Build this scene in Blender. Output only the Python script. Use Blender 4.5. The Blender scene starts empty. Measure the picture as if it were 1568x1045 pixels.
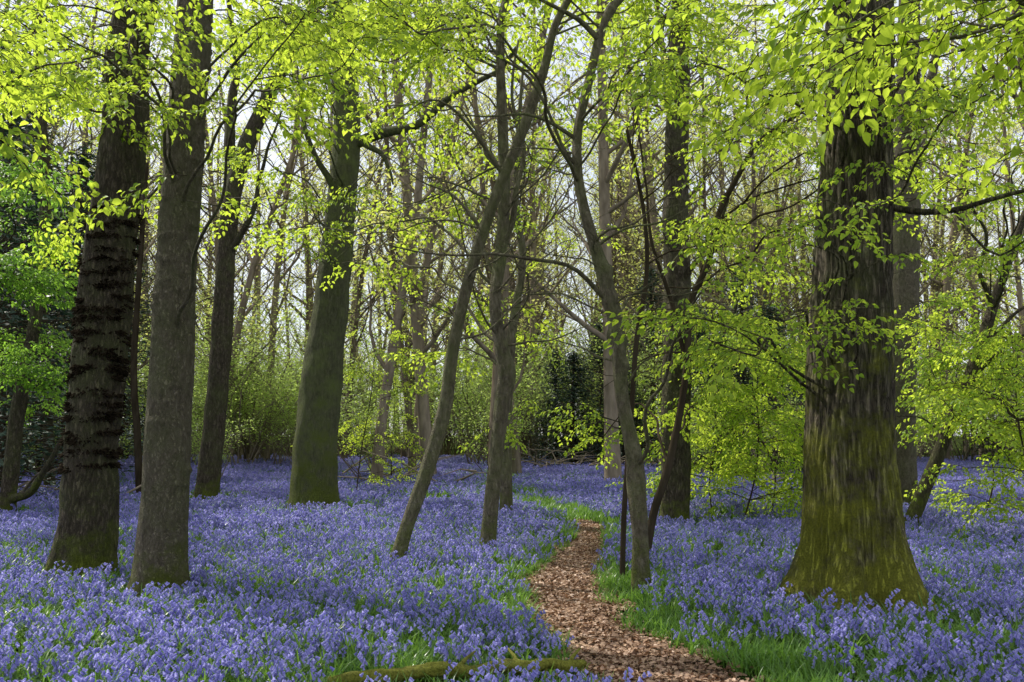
import bpy, math, random
import numpy as np
from mathutils import Vector, noise
random.seed(7); np.random.seed(7)
scene = bpy.context.scene
PITCH = math.radians(5.36); F = 1524.0; EYE = 1.6

# ---------------------------------------------------------------- terrain
PY = [-40,-10,0,3,5,6.4,7.28,8.0,8.87,10.4,11.9,13.9,16.3,17.6,20,24,30,60]
PX = [4.5,4.0,3.3,2.6,1.8,1.16,.93,.76,.55,.49,.64,.92,1.27,1.36,1.0,.1,-.6,-3]
PW = [.9,.9,.9,1.0,1.05,1.05,1.0,.84,.70,.70,.66,.58,.55,.5,.35,.3,.25,.2]
def path_x(y): return float(np.interp(y, PY, PX))
def path_w(y): return float(np.interp(y, PY, PW))
def gz(x, y):
    z = 0.10*noise.noise(Vector((x*0.22, y*0.22, 1.3))) + 0.35*noise.noise(Vector((x*0.035, y*0.035, 5.3)))*min(1, max(0, (y-18)/20))
    z += 0.03*noise.noise(Vector((x*0.9, y*0.9, 4.3)))
    d = (x-path_x(y))/(path_w(y)*0.5+0.25)
    if y < 26: z -= 0.06*math.exp(-d*d)
    z += 0.35*max(0, (y-22)/30.0) if y < 60 else 0.443
    return z
def W(px, py, D):
    """unprojects image pixel px, py to a world point at forward distance D"""
    cx = (px-784)/F; cy = (522.5-py)/F
    yc = math.cos(PITCH)-cy*math.sin(PITCH); zc = math.sin(PITCH)+cy*math.cos(PITCH)
    return Vector((D*cx/yc, D, EYE+D*zc/yc))
def V(*a): return Vector(a)

# ---------------------------------------------------------------- mesh builder
class MB:
    def __init__(s): s.v=[]; s.f=[]; s.m=[]
    def tube(s, pts, rad, sides=6, mat=0, fn=None, cap=True):
        n=len(pts); base=len(s.v)
        t0=(pts[1]-pts[0]).normalized()
        ref=Vector((1,0,0)) if abs(t0.x)<0.9 else Vector((0,1,0))
        u=(ref-t0*ref.dot(t0)).normalized()
        for i in range(n):
            t=(pts[min(i+1,n-1)]-pts[max(i-1,0)])
            if t.length<1e-7: t=t0
            t=t.normalized(); u=(u-t*u.dot(t)).normalized(); w=t.cross(u)
            for k in range(sides):
                a=2*math.pi*k/sides
                r=rad[i] if fn is None else fn(pts[i],rad[i],a,i)
                p=pts[i]+u*(math.cos(a)*r)+w*(math.sin(a)*r)
                s.v.append((p.x,p.y,p.z))
        for i in range(n-1):
            for k in range(sides):
                a=base+i*sides+k; b=base+i*sides+(k+1)%sides
                s.f.append((a,b,b+sides,a+sides)); s.m.append(mat)
        if cap:
            s.f.append(tuple(base+(n-1)*sides+k for k in range(sides))); s.m.append(mat)
    def poly(s, pts, faces, mat=0):
        b=len(s.v)
        for p in pts: s.v.append((p[0],p[1],p[2]))
        for f in faces: s.f.append(tuple(b+i for i in f)); s.m.append(mat)
    def mesh(s, name, mats, origin=None, smooth=True):
        me=bpy.data.meshes.new(name)
        vv=np.array(s.v,dtype=np.float64)
        if origin is not None and len(vv): vv=vv-np.array(origin[:])
        me.from_pydata(vv.tolist(),[],s.f)
        for m in mats: me.materials.append(m)
        me.polygons.foreach_set('material_index', np.array(s.m,dtype=np.int32))
        if smooth: me.polygons.foreach_set('use_smooth',[True]*len(s.f))
        me.update(); return me
def obj(name, me, loc=(0,0,0), parent=None, coll=None):
    o=bpy.data.objects.new(name, me); o.location=loc
    (coll or scene.collection).objects.link(o)
    if parent: o.parent=parent
    return o
def smooth_line(pts, vals, step):
    P=[pts[0]*2-pts[1]]+list(pts)+[pts[-1]*2-pts[-2]]
    op=[];ov=[]
    for i in range(1,len(P)-2):
        a,b,c,d=P[i-1],P[i],P[i+1],P[i+2]
        n=max(2,int((c-b).length/step))
        for k in range(n):
            t=k/n
            p=0.5*((2*b)+(c-a)*t+(2*a-5*b+4*c-d)*t*t+(3*b-a-3*c+d)*t**3)
            op.append(p); ov.append(vals[i-1]*(1-t)+vals[i]*t)
    op.append(pts[-1]); ov.append(vals[-1])
    return op,ov

# ---------------------------------------------------------------- materials
def newmat(name):
    m=bpy.data.materials.new(name); m.use_nodes=True
    nt=m.node_tree; nt.nodes.clear(); return m,nt
def N(nt,t,**k):
    n=nt.nodes.new(t)
    for a,b in k.items():
        if a=='inp':
            for i,v in b.items(): n.inputs[i].default_value=v
        else: setattr(n,a,b)
    return n
def ramp(nt, fac, stops):
    r=N(nt,'ShaderNodeValToRGB'); e=r.color_ramp.elements
    e[0].position=stops[0][0]; e[0].color=(*stops[0][1],1)
    e[1].position=stops[-1][0]; e[1].color=(*stops[-1][1],1)
    for p,c in stops[1:-1]:
        x=e.new(p); x.color=(*c,1)
    nt.links.new(fac,r.inputs[0]); return r.outputs[0]
def mixc(nt,f,a,b,mode='MIX'):
    m=N(nt,'ShaderNodeMix',data_type='RGBA',blend_type=mode)
    for i,x in ((0,f),(6,a),(7,b)):
        if isinstance(x,(float,int)): m.inputs[i].default_value=x
        elif isinstance(x,tuple): m.inputs[i].default_value=(*x,1)
        else: nt.links.new(x,m.inputs[i])
    return m.outputs[2]
def math_(nt,op,a,b=0.0,clamp=False):
    m=N(nt,'ShaderNodeMath',operation=op,use_clamp=clamp)
    for i,x in ((0,a),(1,b)):
        if isinstance(x,(float,int)): m.inputs[i].default_value=x
        else: nt.links.new(x,m.inputs[i])
    return m.outputs[0]
def bark(name, dark, mid, light, furrow=1.0, fscale=14, moss=0.6, mosstop=2.0, algae=0.3, mosscol=(0.085,0.105,0.015), zs=0.25, mth=.70):
    m,nt=newmat(name); L=nt.links.new
    tc=N(nt,'ShaderNodeTexCoord')
    mp=N(nt,'ShaderNodeMapping',inp={'Scale':(1,1,zs)}); L(tc.outputs['Object'],mp.inputs[0])
    n1=N(nt,'ShaderNodeTexNoise',inp={'Scale':fscale,'Detail':7.0,'Roughness':0.7,'Distortion':0.4}); L(mp.outputs[0],n1.inputs[0])
    n2=N(nt,'ShaderNodeTexNoise',inp={'Scale':2.2,'Detail':5.0,'Roughness':0.7}); L(tc.outputs['Object'],n2.inputs[0])
    n3=N(nt,'ShaderNodeTexNoise',inp={'Scale':60.0,'Detail':3.0}); L(tc.outputs['Object'],n3.inputs[0])
    vo=N(nt,'ShaderNodeTexVoronoi',feature='DISTANCE_TO_EDGE',inp={'Scale':fscale*1.5}); 
    mx=N(nt,'ShaderNodeMix',data_type='VECTOR'); mx.inputs[0].default_value=0.10
    L(mp.outputs[0],mx.inputs[4]); L(n1.outputs['Color'],mx.inputs[5]); L(mx.outputs[1],vo.inputs[0])
    c=ramp(nt,n1.outputs[0],[(0.3,dark),(0.5,mid),(0.72,light)])
    c=mixc(nt,math_(nt,'MULTIPLY',n3.outputs[0],.45),c,dark)
    crack=math_(nt,'MULTIPLY',math_(nt,'SUBTRACT',0.16,vo.outputs[0],True),6.0*furrow*0.6,True)
    c=mixc(nt,crack,c,tuple(x*0.35 for x in dark))
    al=ramp(nt,n2.outputs[0],[(0.42,(0,0,0)),(0.66,(1,1,1))])
    c=mixc(nt,math_(nt,'MULTIPLY',al,algae),c,(0.15,0.175,0.06))
    sp=N(nt,'ShaderNodeSeparateXYZ'); L(tc.outputs['Object'],sp.inputs[0])
    h=math_(nt,'SUBTRACT',1.0,math_(nt,'DIVIDE',sp.outputs[2],mosstop),True)
    mf=math_(nt,'ADD',math_(nt,'MULTIPLY',h,1.9),math_(nt,'MULTIPLY',math_(nt,'SUBTRACT',n2.outputs[0],mth),4.5))
    mf=math_(nt,'MULTIPLY',math_(nt,'MAXIMUM',mf,0.0,True),moss,True)
    mc=mixc(nt,n3.outputs[0],tuple(x*0.3 for x in mosscol),tuple(x*1.7 for x in mosscol))
    c=mixc(nt,mf,c,mc)
    hb=math_(nt,'ADD',math_(nt,'MULTIPLY',n1.outputs[0],1.0),math_(nt,'MULTIPLY',math_(nt,'MINIMUM',vo.outputs[0],0.25),2.2*furrow))
    hb=math_(nt,'ADD',hb,math_(nt,'MULTIPLY',n3.outputs[0],0.35))
    bp=N(nt,'ShaderNodeBump',inp={'Strength':1.0,'Distance':0.05}); L(hb,bp.inputs['Height'])
    b=N(nt,'ShaderNodeBsdfPrincipled',inp={'Roughness':0.9,'Specular IOR Level':0.2})
    L(c,b.inputs['Base Color']); L(bp.outputs[0],b.inputs['Normal'])
    o=N(nt,'ShaderNodeOutputMaterial'); L(b.outputs[0],o.inputs[0]); return m
def plainbark(name,a,b_):
    m,nt=newmat(name); L=nt.links.new
    tc=N(nt,'ShaderNodeTexCoord'); mp=N(nt,'ShaderNodeMapping',inp={'Scale':(1,1,.3)}); L(tc.outputs['Object'],mp.inputs[0])
    n1=N(nt,'ShaderNodeTexNoise',inp={'Scale':7.0,'Detail':3.0}); L(mp.outputs[0],n1.inputs[0])
    oi=N(nt,'ShaderNodeObjectInfo')
    f=math_(nt,'ADD',math_(nt,'MULTIPLY',n1.outputs[0],.75),math_(nt,'MULTIPLY',oi.outputs['Random'],.25))
    d=N(nt,'ShaderNodeBsdfDiffuse'); L(ramp(nt,f,[(.3,a),(.8,b_)]),d.inputs[0])
    o=N(nt,'ShaderNodeOutputMaterial'); L(d.outputs[0],o.inputs[0]); return m
def leafmat(name, ca, cb, trans, gloss=0.25, nscale=0.8, tw=0.55, rough=0.45, tk=1.35):
    m,nt=newmat(name); L=nt.links.new
    g=N(nt,'ShaderNodeNewGeometry')
    n=N(nt,'ShaderNodeTexNoise',inp={'Scale':nscale,'Detail':1.0}); L(g.outputs['Position'],n.inputs[0])
    oi=N(nt,'ShaderNodeObjectInfo')
    f=math_(nt,'ADD',math_(nt,'MULTIPLY',n.outputs[0],0.6),math_(nt,'MULTIPLY',math_(nt,'ADD',oi.outputs['Random'],g.outputs['Random Per Island']),0.35))
    c=ramp(nt,f,[(0.35,ca),(0.95,cb)])
    k=ramp(nt,f,[(0.3,tuple(x*.8 for x in trans)),(0.95,tuple(min(.95,x*tk) for x in trans))])
    b=N(nt,'ShaderNodeBsdfPrincipled',inp={'Roughness':rough,'Specular IOR Level':gloss}); L(c,b.inputs['Base Color'])
    t=N(nt,'ShaderNodeBsdfTranslucent'); L(k,t.inputs[0])
    x=N(nt,'ShaderNodeMixShader'); x.inputs[0].default_value=tw
    L(b.outputs[0],x.inputs[1]); L(t.outputs[0],x.inputs[2])
    o=N(nt,'ShaderNodeOutputMaterial'); L(x.outputs[0],o.inputs[0]); return m

M_oak=bark('oak_bark',(0.06,0.046,0.032),(0.22,0.18,0.13),(0.42,0.36,0.27),1.5,15,0.95,3.4,0.55,(0.26,0.265,0.03),zs=.12,mth=.66)
M_ash=bark('ash_bark',(0.10,0.083,0.057),(0.23,0.195,0.14),(0.36,0.315,0.235),0.6,24,0.95,1.2,0.5,(0.13,0.155,.02),zs=.45)
M_dark=bark('dark_bark',(0.045,0.036,0.025),(0.13,0.104,0.073),(0.26,0.21,0.155),0.9,18,0.98,1.5,0.5,(0.14,0.17,0.02),zs=.3)
M_green=bark('algae_bark',(0.06,0.065,0.033),(0.125,0.125,0.07),(0.21,0.20,0.12),0.4,20,0.95,3.2,0.9,(0.10,0.12,0.02),zs=.3)
M_thin=bark('beech_bark',(0.06,0.05,0.034),(0.17,0.145,0.104),(0.36,0.315,0.235),0.2,16,0.85,1.4,0.6,(0.12,0.145,0.02),zs=.4)
M_bg=plainbark('hazed_distant_bark',(0.10,0.078,0.056),(0.35,0.29,0.22))  # aerial haze painted into the bark colour, no mist volume
M_twig=plainbark('twig_bark',(0.03,0.023,0.015),(0.10,0.08,0.057))
M_burr=plainbark('burr_bark',(.012,.009,.006),(.075,.055,.038))
M_moss=bark('mossy_wood',(0.10,0.09,0.035),(0.18,0.18,0.045),(0.3,0.3,0.08),0.3,14,0.9,20.0,0.8,(0.24,0.245,0.035))
M_leaf=leafmat('beech_leaf',(0.10,0.22,0.017),(0.29,0.43,0.04),(0.58,0.78,0.065),tw=.62,nscale=.7)
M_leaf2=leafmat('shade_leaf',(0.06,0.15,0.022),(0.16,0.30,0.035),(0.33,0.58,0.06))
M_bgleaf=leafmat('hazed_distant_leaf',(0.32,0.37,0.09),(0.52,0.58,0.18),(0.70,0.78,0.20),0.1,0.15)  # pale leaf colour includes the haze of distance
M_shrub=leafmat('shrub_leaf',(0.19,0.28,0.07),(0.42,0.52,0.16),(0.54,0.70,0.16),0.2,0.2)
M_yew=leafmat('evergreen_leaf',(0.018,0.04,0.028),(0.06,0.10,0.065),(0.04,0.08,0.04),0.4,0.5,0.2)
M_grass=leafmat('bluebell_leaf',(0.055,0.135,0.022),(0.15,0.29,0.05),(0.24,0.44,0.06),0.45,1.2,0.4,0.35)
M_bell=leafmat('bluebell_petal',(0.20,0.195,0.56),(0.46,0.43,0.84),(0.42,0.40,0.87),0.2,0.9,0.35,tk=1.1)
M_litter=leafmat('dead_leaf',(0.19,0.105,0.065),(0.54,0.36,0.25),(0.3,0.16,0.08),0.3,3.0,0.15)

# ---------------------------------------------------------------- instancing
src_cols={}
def source_collection(name, meshes):
    c=bpy.data.collections.new(name); scene.collection.children.link(c)
    for i,me in enumerate(meshes):
        o=bpy.data.objects.new(me.name,me); c.objects.link(o)
    bpy.context.view_layer.layer_collection.children[c.name].exclude=True
    ng=bpy.data.node_groups.new('scatter_'+name,'GeometryNodeTree')
    ng.interface.new_socket('Geometry',in_out='INPUT',socket_type='NodeSocketGeometry')
    ng.interface.new_socket('Geometry',in_out='OUTPUT',socket_type='NodeSocketGeometry')
    gi=ng.nodes.new('NodeGroupInput'); go=ng.nodes.new('NodeGroupOutput')
    ip=ng.nodes.new('GeometryNodeInstanceOnPoints'); ci=ng.nodes.new('GeometryNodeCollectionInfo')
    ci.inputs['Collection'].default_value=c; ci.inputs['Separate Children'].default_value=True; ci.inputs['Reset Children'].default_value=True
    def at(nm,dt):
        n=ng.nodes.new('GeometryNodeInputNamedAttribute'); n.data_type=dt; n.inputs[0].default_value=nm
        return next(o for o in n.outputs if o.enabled and o.name=='Attribute')
    e=ng.nodes.new('FunctionNodeEulerToRotation')
    L=ng.links.new
    L(gi.outputs[0],ip.inputs['Points']); L(ci.outputs[0],ip.inputs['Instance'])
    ip.inputs['Pick Instance'].default_value=True
    L(at('idx','INT'),ip.inputs['Instance Index']); L(at('rot','FLOAT_VECTOR'),e.inputs[0]); L(e.outputs[0],ip.inputs['Rotation'])
    L(at('scl','FLOAT'),ip.inputs['Scale']); L(ip.outputs[0],go.inputs[0])
    src_cols[name]=ng
def scatter(name, items, src, origin=Vector((0,0,0)), parent=None):
    if not items: return None
    me=bpy.data.meshes.new(name)
    me.from_pydata([tuple(Vector(i[0])-origin) for i in items],[],[])
    a=me.attributes.new('rot','FLOAT_VECTOR','POINT'); a.data.foreach_set('vector',np.array([i[1] for i in items],dtype=np.float32).ravel())
    a=me.attributes.new('scl','FLOAT','POINT'); a.data.foreach_set('value',np.array([i[2] for i in items],dtype=np.float32))
    a=me.attributes.new('idx','INT','POINT'); a.data.foreach_set('value',np.array([i[3] for i in items],dtype=np.int32))
    o=obj(name,me,(0,0,0) if parent else origin,parent)
    md=o.modifiers.new('scatter','NODES'); md.node_group=src_cols[src]; return o

R=random.uniform; G=random.gauss
# ---------------------------------------------------------------- sources : leaf sprays
def leaf(mb, b, d, n, ln, wd, mat):
    s=d.cross(n).normalized(); n=s.cross(d).normalized()
    dr=-n*ln*0.12
    t=b+d*ln+dr*1.6; m1=b+d*ln*.33; m2=b+d*ln*.7+dr*.5
    up=n*wd*0.22
    mb.poly([b,t,m1,m2,b+d*ln*.30+s*wd*.5+up,b+d*ln*.68+s*wd*.42+up+dr*.5,b+d*ln*.30-s*wd*.5+up,b+d*ln*.68-s*wd*.42+up+dr*.5],
            [(0,2,4),(2,3,5,4),(3,1,5),(0,6,2),(2,6,7,3),(3,7,1)],mat)
def spray(name, leafm, nside=5, ls=1.0, length=0.6):
    mb=MB(); pts=[]; 
    n=9
    for i in range(n):
        t=i/(n-1); pts.append(V(length*t, 0.03*math.sin(t*5+R(0,6)), -0.10*t*t+0.02*math.sin(t*9)))
    mb.tube(pts,[0.0035*(1-0.7*i/n) for i in range(n)],3,1)
    def leaves(pl, step):
        side=1; L=0
        for i in range(len(pl)-1):
            a,b=pl[i],pl[i+1]; t=(b-a).normalized()
            L+=(b-a).length
            while L>step:
                L-=step; side=-side
                yaw=R(0.6,1.1)*side
                d=Vector((t.x*math.cos(yaw)-t.y*math.sin(yaw), t.x*math.sin(yaw)+t.y*math.cos(yaw), R(-.8,.12))).normalized()
                nn=Vector((G(0,.5),G(0,.5),1)).normalized()
                l=R(.05,.08)*ls
                leaf(mb,b.lerp(a,R(0,1))+d*0.008,d,nn,l,l*R(.5,.64),0)
        d=(pl[-1]-pl[-2]).normalized(); leaf(mb,pl[-1],d,V(G(0,.3),G(0,.3),1),.06*ls,.035*ls,0)
    leaves(pts,0.068)
    sd=1
    for k in range(nside):
        t=0.15+0.75*k/nside; i=int(t*(n-1)); sd=-sd
        yaw=sd*R(.6,1.0); l=length*R(.3,.5)*(1.1-t*.5); pl=[]
        z=R(-.25,.1)
        for j in range(6):
            u=j/5; pl.append(pts[i]+V(math.cos(yaw*(1-.25*u))*l*u, math.sin(yaw*(1-.25*u))*l*u, z*l*u-0.06*u*u))
        mb.tube(pl,[0.002]*6,3,1,cap=False); leaves(pl,0.058)
    return mb.mesh(name,[leafm,M_twig])
source_collection('beech_leaf_sprays',[spray('leaf_spray_%d'%i,M_leaf,3+i%4) for i in range(6)])
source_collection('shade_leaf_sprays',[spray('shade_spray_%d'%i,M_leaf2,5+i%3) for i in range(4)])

# ---------------------------------------------------------------- trees
TREES=[]
class Tree:
    def __init__(s,name,mat,pts,rad,sides=32,step=0.1,flare=0.4,fh=0.35,lobes=5,lump=0.06,ridge=0.0,src='beech_leaf_sprays',host=True,zmin=1.2,knots=0,kflat=1.0):
        s.name=name; s.mb=MB(); s.mat=mat; s.items=[]; s.src=src; s.zmin=zmin
        b=pts[0]; g=gz(b.x,b.y); pts=list(pts); pts[0]=V(b.x,b.y,g-0.12)
        s.base=V(b.x,b.y,g)
        s.P,s.R=smooth_line(pts,rad,step)
        ph=R(0,6); sd=R(0,100)
        ks=[(R(0.8,8),R(0,6.28),R(.02,.05)*(.5+.5*kflat)) for _ in range(knots)]
        def fn(p,r,a,i):
            h=max(0,p.z-g)
            q=1+lump*1.6*noise.noise(V(math.cos(a)*.9+sd,math.sin(a)*.9,p.z*.8))+lump*noise.noise(V(math.cos(a)*2+sd,math.sin(a)*2,p.z*2.5))
            fl=flare*math.exp(-h/fh)
            fl*=1+0.55*math.cos(lobes*a+ph+0.7*math.sin(2*a+ph))+0.5*noise.noise(V(math.cos(a)*1.5,math.sin(a)*1.5,sd))
            rr=r*(q+fl)
            if ridge:
                rr-=ridge*max(0,0.55-abs(noise.noise(V(math.cos(a)*r*18+sd,math.sin(a)*r*18,p.z*1.5)))*2.6)
                rr+=ridge*.5*noise.noise(V(math.cos(a)*r*40,math.sin(a)*r*40,p.z*9))
            for kz,ka,kr in ks:
                dz=p.z-kz; da=(a-ka+math.pi)%(2*math.pi)-math.pi
                e=dz*dz/(0.003*kflat)+(da*r)**2/0.009
                if e<6: rr+=kr*math.exp(-e)
            return rr
        s.mb.tube(s.P,s.R,sides,0,fn)
        if host: TREES.append(s)
    def at(s,z):
        for i,p in enumerate(s.P):
            if p.z>=z: return p,s.R[i]
        return s.P[-1],s.R[-1]
    def branch(s,pts,r0,r1=0.006,sides=7,step=.12,wob=.05):
        n=len(pts); P,_=smooth_line(pts,[0]*n,step); m=len(P)
        P=[p+V(noise.noise(p*1.7),noise.noise(p*1.7+V(9,0,0)),noise.noise(p*1.7+V(0,9,0)))*wob*min(1,i/3) for i,p in enumerate(P)]
        rr=[r0+(r1-r0)*(i/(m-1))**.8 for i in range(m)]
        s.mb.tube(P,rr,sides,0); return P
    def bare(s,z0,z1,n,l0,l1,r=.014):
        """leafless crooked side branches with forking twigs"""
        for k in range(n):
            S,rr=s.at(R(z0,z1)); a=R(0,6.28); l=R(l0,l1); z=R(.0,.7); q=[S]; c=S.copy()
            for j in range(6):
                a+=G(0,.28); z+=G(.02,.25); c=c+V(math.cos(a),math.sin(a),z)*(l/6); q.append(c.copy())
            P=s.branch(q,min(rr*.5,r*(.6+.25*l)),.003,5,.12,.08)
            for j in range(int(3+l*2)):
                i=random.randrange(len(P)//4,len(P)); b=a+R(-1.4,1.4); zz=R(-.2,.7); m=R(.25,.8); t=[P[i]]; c=P[i].copy()
                for jj in range(4):
                    b+=G(0,.3); zz+=G(0,.25); c=c+V(math.cos(b),math.sin(b),zz)*(m/4); t.append(c.copy())
                s.mb.tube(t,[.005,.004,.0035,.003,.002],4,0)
    def put(s,p,yaw,sc,pitch=None):
        s.items.append((p,(G(0,.3),R(-.15,.6) if pitch is None else pitch,yaw),sc*R(.8,1.25),random.randrange(6 if s.src[0]=='b' else 4)))
    def dress(s,P,n,spread,sc,t0=.35,pr=.45):
        m=len(P)
        for k in range(n):
            t=t0+(1-t0)*(k+R(0,1))/n; i=min(m-2,int(t*(m-1)))
            d=(P[i+1]-P[i]).normalized(); y=math.atan2(d.y,d.x)+random.choice((-1,1))*R(.35,1.3)
            l=spread*R(.3,1)*(1.2-.5*t); z=R(-.12,.4)
            q=[P[i]]; c=P[i].copy()
            for j in range(4):
                y+=G(0,.2); z+=G(-.03,.15); c=c+V(math.cos(y),math.sin(y),z)*(l/4); q.append(c.copy())
            s.mb.tube(q,[.006*(1-j*.18) for j in range(5)],4,0)
            s.put(q[-1],y,sc)
            for j in (1,2,3):
                if random.random()<pr: s.put(q[j],y+random.choice((-1,1))*R(.5,1.1),sc*.85)
        d=P[-1]-P[-2]; s.put(P[-1],math.atan2(d.y,d.x),sc)
    def finish(s):
        me=s.mb.mesh(s.name,[s.mat],s.base); o=obj(s.name,me,s.base)
        scatter('foliage',s.items,s.src,s.base,o); return o
def limb_to(T,n,spread,sc,maxd=6.5,hosts=None):
    best=None
    for t in (hosts or TREES):
        top=t.P[-1].z
        h0,_=t.at(min(T.z,top))
        d=math.hypot(h0.x-T.x,h0.y-T.y)
        if top<T.z-0.8: d+= (T.z-top)*2
        d*=R(.8,1.3)
        if best is None or d<best[0]: best=(d,t)
    d,t=best
    if d>maxd: return
    za=max(t.zmin+t.base.z,min(T.z-d*R(.1,.6),t.P[-1].z-.1)); S,r=t.at(za)
    mid=S.lerp(T,.45)+V(G(0,.15),G(0,.15),abs(G(0,.12))*d+.05*d); m2=S.lerp(T,.75)+V(G(0,.12),G(0,.12),.06*d)
    P=t.branch([S,mid,m2,T],min(r*.45,.008+.005*d),.005,6,.12,.16)
    t.dress(P,n,spread,sc)
def crown(t,z0,z1,n,l0,l1,sp=5,sc=2.3):
    for k in range(n):
        S,r=t.at(R(z0,z1)); a=R(0,6.28); l=R(l0,l1)
        T=S+V(math.cos(a)*l,math.sin(a)*l,l*R(.15,.8))
        P=t.branch([S,S.lerp(T,.5)+V(0,0,.15*l),T],min(r*.6,.02+.012*l),.01,6,.4)
        t.dress(P,sp,1.6,sc,.3)

def T_(px_list,D,ext=None,**k):
    pts=[];rad=[]
    for q in px_list:
        d=q[3] if len(q)>3 else D
        pts.append(W(q[0],q[1],d)); rad.append(q[2]*0.5*d/F)
    if ext:
        l=pts[-1]; 
        for dx,dy,dz,r in ext: pts.append(l+V(dx,dy,dz)); rad.append(r)
    return pts,rad

p,r=T_([(125,882,86),(135,760,82),(148,600,78),(160,450,74),(178,300,72),(192,180,68),(205,20,62)],11.3,[(.5,.3,4,.2),(.6,.4,8,.1),(.6,.4,10,.03)])
t1=Tree('oak_tree',M_dark,p,r,64,.05,.25,.3,5,.10,.016)
p,r=T_([(240,908,74),(252,760,70),(262,600,66),(272,400,60),(285,200,58),(297,40,56),(305,-60,54)],10.0,[(.2,.1,3,.17),(.3,.3,7,.1),(.5,.4,10,.03)])
t2=Tree('ash_tree',M_ash,p,r,72,.025,.38,.28,4,.05,.008,knots=70,kflat=.18)
p,r=T_([(315,765,34),(330,640,33),(342,480,30),(352,330,28),(372,240,26),(410,150,22),(465,40,18),(500,-40,14)],24,[(.8,0,3,.08),(1,0,6,.02)])
t3=Tree('oak_tree',M_dark,p,r,24,.15,.25,.4,4,.08,.01)
t3.branch([W(358,290,24),W(352,200,24.3),W(362,100,24.5),W(350,0,25)],.18,.06)
t3.branch([W(345,400,24),W(385,330,23.6),W(400,260,23.5),W(430,170,23)],.10,.02)
p,r=T_([(483,778,68),(483,700,68),(490,600,62),(505,480,54),(520,350,47),(530,230,43),(528,120,40),(522,0,36)],21,[(-.2,.2,3,.2),(-.2,.4,7,.1),(0,0,9,.03)])
t4=Tree('hornbeam_tree',M_green,p,r,48,.1,.3,.35,5,.07,.006)
t4.branch([W(532,225,21),W(580,205,20.8),W(640,190,20.4),W(690,150,20),W(760,110,19.5),W(800,60,19)],.14,.03,8)
t4.branch([W(545,212,20.9),W(585,235,20.8),W(598,262,20.6),W(600,285,20.5)],.09,.02,6)
t4.branch([W(528,330,21),W(500,270,20.6),W(470,200,20.2),W(455,100,20)],.10,.02,7)
p,r=T_([(600,875,25),(622,810,22),(655,715,22),(680,630,20),(692,545,19),(712,450,18),(738,360,17),(765,285,17),(800,200,16),(832,110,14),(850,40,12),(885,-30,11)],11.6,[(.5,.1,1.2,.04),(.9,.1,2.6,.015)])
t5=Tree('beech_tree',M_thin,p,r,28,.06,.35,.15,3,.10)
t5.branch([W(772,270,11.6),W(735,215,11.4),W(690,165,11.2),W(640,160,11),(W(600,190,10.8))],.03)
t5.branch([W(738,350,11.6),W(690,300,11.8),W(640,275,12),W(590,240,12.2)],.022)
p,r=T_([(745,852,26),(752,770,23),(762,680,21),(770,610,24),(776,570,29),(768,530,21),(758,460,18),(766,390,18),(772,300,17),(770,200,16),(766,100,15),(770,20,13),(800,-60,12)],13.2,[(.4,.1,1.5,.03),(.5,.1,3,.012)])
t6=Tree('beech_tree',M_thin,p,r,28,.06,.25,.2,3,.14)
t6.branch([W(770,385,13.2),W(790,300,13.3),W(800,230,13.5),W(785,150,13.6),W(790,60,13.8)],.05,.015)
p,r=T_([(776,795,20),(774,700,19),(776,600,18),(785,500,14),(800,400,12),(790,300,10)],18.5,[(.1,0,2,.03),(.2,0,3,.01)])
t6b=Tree('birch_tree',M_thin,p,r,16,.1,.2,.2)
p,r=T_([(983,905,25),(980,820,24),(974,730,27),(970,690,23),(955,620,21),(948,540,21),(938,470,22),(912,380,18),(892,310,17),(884,250,16),(886,190,15),(903,120,13),(917,60,12),(935,15,11),(970,-30,10)],10.4,[(.4,.1,1.1,.03),(.9,.2,2.2,.012)])
t7=Tree('beech_tree',M_thin,p,r,28,.05,.2,.2,3,.16,knots=12)
t7.branch([W(917,62,10.4),W(890,35,10.3),W(850,10,10.1),W(800,-15,10)],.035,.015)
t7.branch([W(937,468,10.4),W(885,418,10.2),W(830,398,10),W(760,388,9.8),W(680,390,9.6),W(590,375,9.4)],.030,.006)
t7.branch([W(884,215,10.4),W(850,192,10.3),W(800,178,10.2),W(740,182,10),W(690,178,9.9)],.026,.006)
t7.branch([W(905,385,10.4),W(960,350,10.4),W(1020,340,10.5),W(1090,300,10.6)],.018,.005)
t7.branch([W(955,600,10.4),W(985,560,10.2),W(1040,520,10),W(1100,470,9.9)],.012,.004)
p,r=T_([(952,880,9),(956,780,8),(966,640,8),(975,520,8),(990,420,7),(985,320,6),(960,200,5)],11.0)
t8=Tree('hazel_sapling',M_twig,p,r,10,.1,.1,.1)
p,r=T_([(985,850,12),(1000,790,12),(1022,720,12),(1040,640,11),(1052,560,11),(1056,470,10),(1085,400,10),(1100,330,9),(1130,270,8),(1165,215,8),(1230,170,6)],12.6)
t8b=Tree('hazel_tree',M_twig,p,r,12,.08,.2,.1,3,.1)
t8b.branch([W(1052,560,12.6),W(1035,480,12.7),W(1000,380,12.8),(W(985,250,13)),W(960,140,13)],.035,.008)
p,r=T_([(1032,806,46),(1033,740,44),(1035,600,43),(1037,450,42),(1035,320,40),(1037,200,37),(1040,60,32),(1042,-30,28)],17.4,[(0,.1,3,.13),(.1,.1,7,.05)])
t9=Tree('ash_tree',M_dark,p,r,36,.1,.2,.3,4,.10,.008,knots=14)
t9.branch([W(1037,450,17.4),W(1080,380,17),W(1110,330,16.8),(W(1125,260,16.5))],.06,.01)
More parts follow.
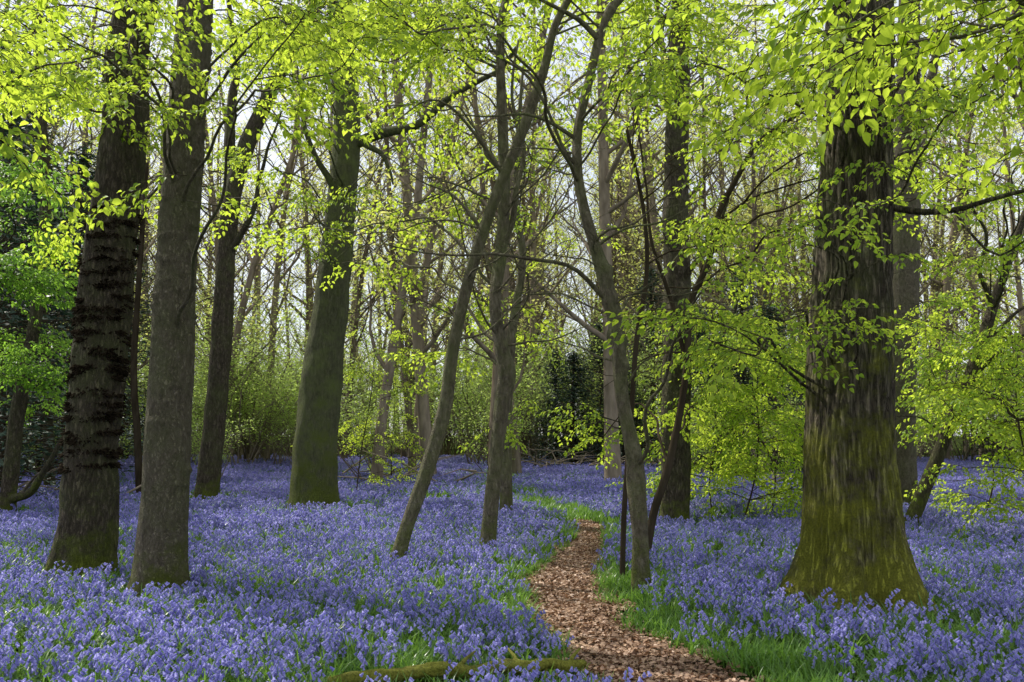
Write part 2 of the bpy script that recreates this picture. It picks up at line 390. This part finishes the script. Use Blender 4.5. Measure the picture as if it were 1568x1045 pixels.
p,r=T_([(1312,938,146),(1308,800,140),(1304,700,134),(1303,560,128),(1305,420,120),(1309,300,112),(1313,150,104),(1316,0,100),(1318,-60,98)],9.2,[(0,.1,2.5,.26),(.1,.2,6,.16),(.1,.3,9,.05)])
t10=Tree('oak_tree',M_oak,p,r,200,.04,.62,.36,5,.05,.032)
p,r=T_([(1378,790,48),(1378,650,46),(1382,480,46),(1386,300,44),(1390,150,38),(1392,20,32)],20,[(.2,0,4,.2),(.3,0,8,.05)])
t11=Tree('ash_tree',M_ash,p,r,30,.12,.2,.3)
p,r=T_([(1384,815,22),(1408,765,22),(1432,708,21),(1458,640,20),(1480,590,19),(1500,535,18),(1520,470,15),(1540,410,13),(1565,340,11),(1600,260,9)],16.2)
t12=Tree('hawthorn_tree',M_dark,p,r,18,.08,.2,.15,3,.12)
t12.branch([W(1484,580,16.2),W(1520,550,16),W(1550,520,16),W(1600,500,16)],.06,.02)
t12.branch([W(1520,470,16.2),W(1500,420,16),W(1510,360,15.8),W(1480,300,15.6),W(1470,230,15.5)],.05,.01)
t12.branch([W(1500,530,16.2),W(1530,500,16),W(1568,470,16),W(1620,480,16)],.05,.01)
t12.branch([W(1500,600,16),W(1530,610,16),W(1560,640,15.8),W(1620,650,15.6)],.04,.01)
t10.branch([W(1340,310,9.3),W(1395,325,9),W(1460,320,8.7),W(1520,302,8.4),W(1600,285,8)],.04,.015,8)
t10.branch([W(1460,320,8.7),W(1490,360,8.5),W(1530,390,8.3),W(1590,360,8)],.016,.006)
t11.branch([W(1388,250,20),W(1410,180,19.6),W(1430,100,19.4),W(1440,20,19)],.16,.05)
p,r=T_([(10,780,26),(25,640,22),(55,480,18),(70,300,16),(60,100,12)],19,[(0,0,2,.04)])
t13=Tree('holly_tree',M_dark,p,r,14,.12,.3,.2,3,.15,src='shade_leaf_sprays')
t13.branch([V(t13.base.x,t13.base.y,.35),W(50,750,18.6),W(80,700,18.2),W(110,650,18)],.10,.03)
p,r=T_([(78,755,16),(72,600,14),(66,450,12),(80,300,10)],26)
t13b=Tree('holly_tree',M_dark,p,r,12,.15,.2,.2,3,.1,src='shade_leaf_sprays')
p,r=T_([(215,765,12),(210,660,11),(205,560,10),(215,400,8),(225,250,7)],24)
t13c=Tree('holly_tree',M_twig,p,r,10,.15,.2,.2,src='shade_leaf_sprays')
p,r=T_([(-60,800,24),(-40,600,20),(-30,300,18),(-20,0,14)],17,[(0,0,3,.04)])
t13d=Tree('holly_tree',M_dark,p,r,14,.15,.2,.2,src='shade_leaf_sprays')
for t,a,b,n,l0,l1 in ((t5,2.5,6,9,.8,2.4),(t6,2.4,7,10,.8,2.4),(t7,2.2,5.5,10,.7,2.2),(t8b,2,5,7,.6,1.8),(t9,3,9,12,1,3),(t12,1.2,5,9,.8,2.2),(t4,4,10,9,1.5,4),(t3,4,11,9,1.5,4),(t10,3,5.5,4,1,2),(t6b,2,7,8,.8,2),(t11,4,10,7,1,3)):
    t.bare(a,b,n,l0,l1)
off=[]
for (x,y,rr) in ((3.9,3.2,.13),(-4.7,4.6,.15),(-7.5,7.5,.2),(6.8,7.0,.16)):
    q=Tree('beech_tree',M_thin,[V(x,y,0),V(x+.1,y,2),V(x,y+.1,4),V(x+.2,y,7),V(x,y,10)],[rr,rr*.9,rr*.8,rr*.5,.03],20,.15); off.append(q)
for (bx,D,h) in ((1130,17.5,3.6),(1175,18.5,3.2),(1090,19,2.6),(1500,18,3.5),(1570,15,3.0),(545,25,4.),(600,29,4)):
    b=W(bx,700,D)
    q=Tree('beech_sapling',M_twig,[V(b.x,b.y,0),V(b.x+G(0,.15),b.y,h*.3),V(b.x+G(0,.3),b.y+G(0,.2),h*.65),V(b.x+G(0,.3),b.y,h)],[.017,.014,.011,.005],8,.15,.2,.1,zmin=.25)
    for k in range(int(h*(8 if bx>1050 else 5))):
        S,_=q.at(R(.2,h)); a=R(0,6.28); l=R(.5,1.3)*(1.25-.6*S.z/h)
        T=S+V(math.cos(a)*l,math.sin(a)*l,l*R(-.05,.4)); P=q.branch([S,S.lerp(T,.5)+V(0,0,.08),T],.009,.004,4,.25)
        q.dress(P,3 if bx>1050 else 2,.5,1.0 if bx>1050 else .8,.3)

REG=[(-60,220,-30,150,5,8.5,10,5,.9),(0,200,0,220,8.5,13,9,6,1),(340,560,-50,80,6.5,11,9,5,1),(340,640,-20,190,12,19,14,6,1.3),
 (340,590,230,420,14,20,9,4,1.2),(0,100,180,430,13,18,12,6,1.2),(0,110,420,640,17,20,7,5,1.1),(560,920,-60,70,9.5,16,12,6,1.1),(600,900,130,350,13,19,7,4,1.1),
 (600,1000,350,560,14,22,6,3,1.1),(780,1010,560,690,14,20,5,3,1.0),(930,1240,-50,110,7,12,13,5,1),(1080,1620,-60,70,3.6,5.2,10,5,.9),(1380,1620,40,170,6,9,6,5,.9),
 (1100,1420,300,430,6,7.6,4,3,.85),(950,1250,450,560,6.2,8.5,4,3,.8),(1060,1220,180,480,9,15,8,4,1),(1400,1620,380,700,13,18,13,5,1.1),(1400,1620,150,380,10,17,8,5,1.1),
 (1050,1240,480,640,14,18,7,5,1)]
for (x0,x1,y0,y1,d0,d1,n,sp,sc) in REG:
    for k in range(n):
        limb_to(W(R(x0,x1),R(y0,y1),R(d0,d1)),sp,.8,sc)
for t in (t1,t2,t4,t9,t10,t11): crown(t,9,t.P[-1].z,7,1.5,4.4)
for t in off[:3]: crown(t,6,9.5,3,1,3,4,1.8)

# dark epicormic burrs on the left trunk : shaggy, ring-like tufts
bm=MB()
for k in range(150):
    row=int(k/150*22); py=325+400*((row+R(.25,.75))/22); z=W(0,py,11.3).z; c,r=t1.at(z); a=R(0,6.28)
    w=R(.7,1.5)
    for j in range(34):
        aa=a+G(0,.26*w); dz=G(0,.013)
        o=V(math.cos(aa),math.sin(aa),0); b=c+o*r*.93+V(0,0,dz)
        l=R(.03,.075)*(1-.5*min(1,abs(aa-a)))
        e=b+o*l+V(G(0,.012),G(0,.012),-l*R(-.4,.8))
        bm.tube([b,b.lerp(e,.5)+V(0,0,.006),e],[.013,.010,.003],4,0)
o1=t1.finish()
obj('epicormic_burrs',bm.mesh('epicormic_burrs',[M_burr],t1.base),(0,0,0),o1)
for t in TREES:
    if t is not t1: t.finish()

# ---------------------------------------------------------------- distant trees
def grow(mb,p,d,l,r,depth,lv,kids,leafsz,lmat=1,up=.12):
    n=4 if depth>1 else 3; pts=[p.copy()]; c=p.copy(); d=d.copy()
    for i in range(n):
        d=(d+V(G(0,.16),G(0,.16),G(up,.12))).normalized(); c=c+d*(l/n); pts.append(c.copy())
    mb.tube(pts,[r*(1-.75*i/n) for i in range(n+1)],5 if depth>2 else 3,0,cap=False)
    if depth==0 or len(kids)==0: 
        pass
    else:
        for k in range(kids[0]):
            t=R(.25,1); i=min(n-1,int(t*n)); q=pts[i].lerp(pts[i+1],t*n-i)
            a=R(0,6.28); s=V(math.cos(a),math.sin(a),R(-.1,.5)); dd=(d*.7+s).normalized()
            grow(mb,q,dd,l*R(.4,.65),r*.45,depth-1,lv,kids[1:],leafsz,lmat,up)
    if depth<=1:
        for k in range(lv):
            q=pts[random.randrange(1,n+1)]+V(G(0,.2),G(0,.2),G(0,.14)); s=leafsz*R(.6,1.2)
            a=V(G(0,1),G(0,1),G(0,.4)).normalized(); b=a.cross(V(G(0,.5),G(0,.5),1)).normalized()
            mb.poly([q,q+a*s*.5+b*s*.32,q+a*s,q+a*s*.5-b*s*.32],[(0,1,2,3)],lmat)
def bgtree(name,h,seed,lv,lean=0.0,fork=False):
    random.seed(seed); mb=MB(); pts=[];rad=[];x=y=0.0; r0=R(.13,.25)
    vx=G(0,lean);vy=G(0,lean)
    for i in range(13):
        t=i/12; pts.append(V(x,y,-.3+h*t)); rad.append(max(.02,r0*(1-.8*t)*(1.25 if i==0 else 1))); vx+=G(0,.10);vy+=G(0,.10); x+=vx*.9; y+=vy*.9
    mb.tube(pts,rad,8,0)
    for k in range(21):
        t=.14+.86*(k+R(0,1))/21; i=min(11,int(t*12)); q=pts[i].lerp(pts[i+1],t*12-i); a=R(0,6.28)
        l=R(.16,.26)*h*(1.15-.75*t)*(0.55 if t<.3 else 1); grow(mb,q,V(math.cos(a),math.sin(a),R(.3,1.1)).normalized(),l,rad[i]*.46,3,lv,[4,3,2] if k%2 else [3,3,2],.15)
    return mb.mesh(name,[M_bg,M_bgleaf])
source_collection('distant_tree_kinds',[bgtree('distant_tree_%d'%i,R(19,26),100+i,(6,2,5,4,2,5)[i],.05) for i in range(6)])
def shrub(name,seed,h,lv,leafm,n=8,ls=.11,barkm=None):
    random.seed(seed); mb=MB()
    for k in range(n):
        a=R(0,6.28); grow(mb,V(G(0,.2),G(0,.2),-.1),V(math.cos(a)*.5,math.sin(a)*.5,1).normalized(),h*R(.6,1),.03,3,lv,[4,4,2],ls)
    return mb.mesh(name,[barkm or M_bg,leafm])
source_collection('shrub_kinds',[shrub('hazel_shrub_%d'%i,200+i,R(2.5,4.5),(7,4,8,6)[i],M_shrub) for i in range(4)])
def yew(name,seed,h,w):
    random.seed(seed); mb=MB(); mb.tube([V(0,0,-.2),V(.1,0,h*.5),V(0,0,h)],[.16,.1,.02],7,0)
    for k in range(200):
        t=(k+R(0,1))/200; z=.2+t*h*.95; a=R(0,6.28); l=w*(1.05-t**1.3)*R(.55,1.05)
        e=V(math.cos(a)*l,math.sin(a)*l,z+R(-.25,.25)*l); s=V(0,0,z)
        mb.tube([s,s.lerp(e,.5)+V(0,0,.1),e],[.02,.012,.004],3,0,cap=False)
        for j in range(36):
            u=R(.3,1.05); q=s.lerp(e,u)+V(G(0,.16),G(0,.16),G(-.05,.11)); aa=V(math.cos(a)+G(0,.6),math.sin(a)+G(0,.6),G(-.2,.4)).normalized(); b=aa.cross(V(G(0,.6),G(0,.6),1)).normalized(); z2=R(.08,.16)
            mb.poly([q,q+aa*z2*.5+b*z2*.22,q+aa*z2,q+aa*z2*.5-b*z2*.22],[(0,1,2,3)],1)
    return mb.mesh(name,[M_twig,M_yew])
source_collection('yew_kinds',[yew('yew_%d'%i,300+i,(6,8,5)[i],(2.0,2.4,2.2)[i]) for i in range(3)])
random.seed(11)
its=[]
for k in range(245):
    D=27+ (R(0,1)**.8)*70; u=R(-.6,.6); x=u*D*1.05+G(0,2)
    if D<40 and random.random()<.35: continue
    its.append((V(x,D,gz(x,D)),(G(0,.03),G(0,.03),R(0,6.28)),R(.75,1.15),random.randrange(6)))
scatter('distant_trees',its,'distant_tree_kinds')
its=[]
for k in range(190):
    D=R(35,66); x=R(-.62,.62)*D*1.05
    if D<45 and random.random()<.3: continue
    its.append((V(x,D,gz(x,D)),(0,0,R(0,6.28)),R(.7,1.5),random.randrange(4)))
for k in range(16):
    D=R(27,36); x=R(-.6,.6)*D; its.append((V(x,D,gz(x,D)),(0,0,R(0,6.28)),R(.5,.8),random.randrange(4)))
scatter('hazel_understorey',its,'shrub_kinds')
its=[]
for (bx,D,s,i) in [(-80,22,1.4,1),(-10,25,1.5,1),(50,30,1.5,0),(110,33,1.4,1),(20,34,1.8,1),(850,40,.8,0),(880,38,.9,2),(920,41,1.0,0),(955,37,.8,2),(1000,39,1.0,1),(1075,34,.95,0),(1110,32,.95,2),(1140,33,.9,1),(1185,32,.95,0),(1225,34,.9,2),(1265,35,1.0,0),(190,40,1.2,1),(1550,44,1,2),(820,48,.9,2)]:
    b=W(bx,700,D); its.append((V(b.x,b.y,gz(b.x,b.y)),(0,0,R(0,6.28)),s,i))
scatter('yew_thicket',its,'yew_kinds')

# ---------------------------------------------------------------- ground sheet
def axis(lo,hi,fine0,fine1,fs,grow_=1.22):
    a=list(np.arange(fine0,fine1+1e-6,fs)); s=fs; x=a[-1]
    while x<hi: s*=grow_; x+=s; a.append(min(x,hi))
    s=fs;x=a[0];b=[]
    while x>lo: s*=grow_; x-=s; b.append(max(x,lo))
    return b[::-1]+a
xs=axis(-400,400,-12,12,.2); ys=axis(-100,700,3,24,.2)
vv=[(x,y,gz(x,y)) for y in ys for x in xs]; nx=len(xs)
ff=[(j*nx+i,j*nx+i+1,(j+1)*nx+i+1,(j+1)*nx+i) for j in range(len(ys)-1) for i in range(nx-1)]
m,nt=newmat('woodland_soil'); L=nt.links.new
g=N(nt,'ShaderNodeNewGeometry')
n1=N(nt,'ShaderNodeTexNoise',inp={'Scale':1.5,'Detail':8.0}); n2=N(nt,'ShaderNodeTexNoise',inp={'Scale':40.0,'Detail':6.0})
L(g.outputs['Position'],n1.inputs[0]); L(g.outputs['Position'],n2.inputs[0])
c=ramp(nt,n1.outputs[0],[(.35,(.03,.05,.012)),(.6,(.05,.08,.018)),(.75,(.07,.05,.03))]); c=mixc(nt,n2.outputs[0],c,(.02,.018,.01))
b=N(nt,'ShaderNodeBsdfPrincipled',inp={'Roughness':1.0,'Specular IOR Level':0.0}); L(c,b.inputs[0]); bp=N(nt,'ShaderNodeBump',inp={'Distance':.04}); L(n2.outputs[0],bp.inputs['Height']); L(bp.outputs[0],b.inputs['Normal'])
o=N(nt,'ShaderNodeOutputMaterial'); L(b.outputs[0],o.inputs[0])
me=bpy.data.meshes.new('ground'); me.from_pydata(vv,[],ff); me.materials.append(m); me.polygons.foreach_set('use_smooth',[True]*len(ff)); obj('ground',me)

m,nt=newmat('leaf_litter_path'); L=nt.links.new
g=N(nt,'ShaderNodeNewGeometry')
vo=N(nt,'ShaderNodeTexVoronoi',inp={'Scale':26.0}); n1=N(nt,'ShaderNodeTexNoise',inp={'Scale':4.0,'Detail':8.0}); n2=N(nt,'ShaderNodeTexNoise',inp={'Scale':70.0,'Detail':6.0})
for n in (vo,n1,n2): L(g.outputs['Position'],n.inputs[0])
c=ramp(nt,n1.outputs[0],[(.3,(.14,.08,.055)),(.7,(.32,.205,.15))]); c=mixc(nt,.45,c,ramp(nt,vo.outputs['Color'],[(.1,(.12,.07,.045)),(.9,(.44,.28,.20))])); c=mixc(nt,math_(nt,'MULTIPLY',n2.outputs[0],.4),c,(.07,.045,.03))
b=N(nt,'ShaderNodeBsdfPrincipled',inp={'Roughness':.9}); L(c,b.inputs[0]); bp=N(nt,'ShaderNodeBump',inp={'Distance':.02}); L(math_(nt,'ADD',vo.outputs[0],n2.outputs[0]),bp.inputs['Height']); L(bp.outputs[0],b.inputs['Normal'])
o=N(nt,'ShaderNodeOutputMaterial'); L(b.outputs[0],o.inputs[0])
mb=MB(); yy=np.arange(-8,19.5,.1); K=17
for y in yy:
    w=path_w(y)+.2+.26*noise.noise(V(0,y*1.3,3)); cx=path_x(y)+.09*noise.noise(V(5,y*1.5,0))
    if y>17.5: w*=max(.05,(19.6-y)/2.1)
    for k in range(K):
        u=k/(K-1)*2-1; x=cx+u*w*.5; mb.v.append((x,y,gz(x,y)+.022-.06*abs(u)**8+.012*noise.noise(V(x*5,y*5,0))))
for j in range(len(yy)-1):
    for k in range(K-1): a=j*K+k; mb.f.append((a,a+1,a+1+K,a+K)); mb.m.append(0)
obj('woodland_path',mb.mesh('woodland_path',[m]))

# fallen mossy branch
LOG=[]
for i,(x,y,D) in enumerate(((500,1066,6.4),(570,1056,6.45),(640,1044,6.55),(720,1038,6.65),(790,1030,6.75),(850,1018,6.9),(895,1006,7.05))):
    q=W(x,y,D); LOG.append(V(q.x,q.y,gz(q.x,q.y)+(.09,.11,.12,.12,.13,.13,.10)[i]))
def log_d(x,y):
    ly=np.interp(x,[p.x for p in LOG],[p.y for p in LOG]); return y-ly if LOG[0].x-.05<x<LOG[-1].x+.1 else 9
mb=MB()
P,rr=smooth_line(LOG,[.035,.045,.042,.04,.04,.035,.026],.03)
P=[p+V(0,0,.03*noise.noise(p*5)) for p in P]
mb.tube(P,rr,18,0,lambda p,r,a,i:r*(1+.35*noise.noise(V(math.cos(a)*1.5,math.sin(a)*1.5,p.x*6))+.2*noise.noise(p*25)))
for f,dx in ((.45,.12),(.7,-.08),(.9,.1)):
    q=P[int(len(P)*f)]; mb.tube([q,q+V(dx*.5,.05,.06),q+V(dx,.1,.10)],[.018,.014,.006],8,0)
for f in (.12,.5,.8):
    q=P[int(len(P)*f)]; mb.tube([q,q+V(.03,.02,-.22)],[.02,.016],7,0)
obj('fallen_log',mb.mesh('fallen_log',[M_moss],P[0]),P[0])

# ---------------------------------------------------------------- bluebells
def blade(mb,b,a,l,w,arch,mat=0):
    d=V(math.cos(a),math.sin(a),0); s=V(-math.sin(a),math.cos(a),0); P=[]
    for i in range(5):
        u=i/4; c=b+d*(l*(.15*u+arch*u*u))+V(0,0,l*(u-.55*arch*u*u*1.2)); ww=w*(1-u**2.5)*.5+.0005
        P+= [c-s*ww+V(0,0,.25*ww),c+s*ww+V(0,0,.25*ww)]
    mb.poly(P,[(2*i,2*i+1,2*i+3,2*i+2) for i in range(4)],mat)
def bell(mb,p,d,s,sides,mat):
    u=d.cross(V(.3,.2,1)).normalized(); w=d.cross(u); P=[]
    prof=((0,.0025),(.35,.0065),(.8,.0065),(1.05,.011)) if sides>3 else ((0,.004),(1,.010))
    for t,r in prof:
        for k in range(sides): a=2*math.pi*k/sides; P.append(p+d*(t*.021*s)+(u*math.cos(a)+w*math.sin(a))*r*s)
    F_=[(i*sides+k,i*sides+(k+1)%sides,(i+1)*sides+(k+1)%sides,(i+1)*sides+k) for i in range(len(prof)-1) for k in range(sides)]
    mb.poly(P,F_,mat)
def bluebell(mb,b,h,hi=True,leaves=4,bs=1.0):
    a=R(0,6.28); d=V(math.cos(a),math.sin(a),0); ln=R(.0,.15); pts=[]
    for i in range(7):
        u=i/6; x=h*(ln*u+ (.28*max(0,u-.6)**1.2*2.2)); z=h*(u-.55*max(0,u-.75)**1.3*1.5); pts.append(b+d*x+V(0,0,z))
    mb.tube(pts,[.0028]*4+[.002]*3,3,1,cap=False)
    n=random.randint(5,9)
    for k in range(n):
        u=.58+.42*k/(n-1); i=min(5,int(u*6)); p=pts[i].lerp(pts[i+1],u*6-i)
        aa=a+G(0,.9); q=V(math.cos(aa),math.sin(aa),0); p2=p+q*.012+V(0,0,.002)
        bell(mb,p2,(q*.55+V(0,0,-1 if k<n-2 else -.5)).normalized(),bs*R(.85,1.15),5 if hi else 3,0)
    for k in range(leaves): blade(mb,b+V(G(0,.01),G(0,.01),-.01),R(0,6.28),h*R(.7,1.1),.014,R(.25,.75),2)
def clump(name,n,rad,hi,leaves,bs=1.0):
    mb=MB()
    for k in range(n):
        a=R(0,6.28); r=rad*math.sqrt(R(0,1)); bluebell(mb,V(math.cos(a)*r,math.sin(a)*r,0),R(.2,.34),hi,leaves,bs)
    return mb.mesh(name,[M_bell,M_grass,M_grass])
def tuft(name,n,rad,h0,h1):
    mb=MB()
    for k in range(n):
        a=R(0,6.28); r=rad*math.sqrt(R(0,1)); blade(mb,V(math.cos(a)*r,math.sin(a)*r,-.01),R(0,6.28),R(h0,h1),R(.010,.016),R(.2,.8),0)
    return mb.mesh(name,[M_grass])
source_collection('bluebell_clumps',[clump('bluebell_%d'%i,(5,4,2,4,3,2)[i],.20,True,8,1.15) for i in range(6)])
source_collection('bluebell_drifts',[clump('bluebell_drift_%d'%i,28,.55,False,4,1.4) for i in range(4)])
source_collection('leaf_tufts',[tuft('leaf_tuft_%d'%i,28,.17,.17,.32) for i in range(4)])
trunks=[(t.base.x,t.base.y,(t.R[0]*1.3)) for t in TREES]
def clear(x,y,e=0): return all((x-a)**2+((y-b+(.2 if r>.15 else 0))*(.8 if y<b else 1))**2>(r+e)**2 for a,b,r in trunks)
near=[];green=[];far=[]
for k in range(12500):
    y=R(3.5,17); x=R(-1,1)*(y*.60+1.2)
    dp=abs(x-path_x(y))-path_w(y)*.5; nn=.6*noise.noise(V(x*.6,y*.6,8))+.6*noise.noise(V(x*2.4,y*2.4,2))
    if dp<.06+.16*noise.noise(V(x*3,y*3,0)) or not clear(x,y,.04): continue
    ld_=log_d(x,y)
    if -.12<ld_<.06: continue
    edge=max(0,1-dp/(.5 if x<path_x(y) else .8)); s=R(.75,1.15)*(1-.25*edge)
    if -.4<ld_<=-.12:
        if random.random()<.7: green.append((V(x,y,gz(x,y)),(0,0,R(0,6.28)),R(.3,.42),random.randrange(4)))
        continue
    it=(V(x,y,gz(x,y)),(G(0,.08),G(0,.08),R(0,6.28)),s)
    pf=.36+.036*(y-6)-.32*edge+.8*nn
    if random.random()<pf: near.append(it+(random.randrange(6),))
    elif random.random()<.65+.2*edge: green.append((it[0],it[1],s*(.85+.1*edge),random.randrange(4)))
for k in range(5200):
    y=15+36*R(0,1)**.75; x=R(-1,1)*(y*.60+1.5); dp=abs(x-path_x(y))
    if y<22 and dp<.75 or y<19 and dp<.8 or (y<32 and dp<.7 and random.random()<.85): continue
    if not clear(x,y,.25): continue
    if noise.noise(V(x*.25,y*.25,3))<-.38: continue
    far.append((V(x,y,gz(x,y)),(G(0,.05),G(0,.05),R(0,6.28)),R(.85,1.15),random.randrange(4)))
for k in range(2600):
    y=R(15,34); x=path_x(y)+G(0,.5) if k<900 else R(-1,1)*y*.6
    if y<19 and abs(x-path_x(y))<.35: continue
    green.append((V(x,y,gz(x,y)),(0,0,R(0,6.28)),R(.8,1.3),random.randrange(4)))
scatter('bluebell_plants',near,'bluebell_clumps'); scatter('bluebell_carpet',far,'bluebell_drifts'); scatter('grass_and_leaves',green,'leaf_tufts')

def litter(name):
    mb=MB()
    for k in range(40):
        p=V(R(-.2,.2),R(-.2,.2),R(.005,.03)); a=R(0,6.28); leaf(mb,p,V(math.cos(a),math.sin(a),R(-.2,.4)).normalized(),V(G(0,.5),G(0,.5),1).normalized(),R(.03,.065),R(.02,.04),0)
    for k in range(3):
        a=R(0,6.28); p=V(R(-.2,.2),R(-.2,.2),.015); mb.tube([p,p+V(math.cos(a),math.sin(a),.05)*R(.08,.2)],[.003,.002],4,1)
    return mb.mesh(name,[M_litter,M_twig])
source_collection('litter_patches',[litter('litter_%d'%i) for i in range(4)])
its=[]
for k in range(850):
    y=R(3,19); x=path_x(y)+R(-.5,.5)*(path_w(y)+.1); its.append((V(x,y,gz(x,y)+.02),(0,0,R(0,6.28)),R(.8,1.1),random.randrange(4)))
scatter('leaf_litter',its,'litter_patches')

mb=MB()
for (bx,D,n) in ((880,36,34),(820,42,20),(600,28,12),(1000,35,20),(1180,24,6),(60,24,10)):
    b=W(bx,700,D)
    for k in range(n):
        p=V(b.x+G(0,1.2),b.y+G(0,1),0); p.z=gz(p.x,p.y)+R(.0,.35); a=R(0,6.28); l=R(.8,3)
        e=p+V(math.cos(a)*l,math.sin(a)*l,R(-.1,.45)*l); mb.tube([p,p.lerp(e,.5)+V(G(0,.1),G(0,.1),.15),e],[R(.02,.05),.02,.006],5,0)
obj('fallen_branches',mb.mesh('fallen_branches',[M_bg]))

# ---------------------------------------------------------------- light
SE=math.radians(50); AZ=math.radians(-52)   # sun bearing measured from +Y towards +X
w=bpy.data.worlds.new('World'); scene.world=w; w.use_nodes=True; nt=w.node_tree; nt.nodes.clear()
sky=N(nt,'ShaderNodeTexSky',sky_type='NISHITA'); sky.sun_disc=False; sky.sun_elevation=SE; sky.sun_rotation=AZ
tc=N(nt,'ShaderNodeTexCoord'); cn=N(nt,'ShaderNodeTexNoise',inp={'Scale':2.5,'Detail':3.0}); nt.links.new(tc.outputs['Generated'],cn.inputs[0])
cf=math_(nt,'ADD',math_(nt,'MULTIPLY',cn.outputs[0],.9),.15,True)
c=mixc(nt,cf,sky.outputs[0],(9.2,9.4,9.9))
bg=N(nt,'ShaderNodeBackground'); bg.inputs[1].default_value=.14; nt.links.new(c,bg.inputs[0])
o=N(nt,'ShaderNodeOutputWorld'); nt.links.new(bg.outputs[0],o.inputs[0])
ld=bpy.data.lights.new('sun','SUN'); ld.energy=5; ld.angle=math.radians(.6); ld.color=(1,.95,.85)
lo=bpy.data.objects.new('sun',ld); scene.collection.objects.link(lo); lo.location=(-10,20,30)
sd=V(math.sin(AZ)*math.cos(SE),math.cos(AZ)*math.cos(SE),math.sin(SE)); lo.rotation_euler=sd.to_track_quat('Z','Y').to_euler()
cd=bpy.data.cameras.new('camera'); cd.lens=35; cd.sensor_width=36; cd.clip_end=2000
co=bpy.data.objects.new('camera',cd); scene.collection.objects.link(co); co.location=(0,0,EYE); co.rotation_euler=(math.pi/2+PITCH,0,0)
scene.camera=co
scene.view_settings.view_transform='Standard'; scene.view_settings.look='None'; scene.view_settings.exposure=0
print('sprays',sum(len(t.items) for t in TREES),'near',len(near),'green',len(green),'far',len(far))
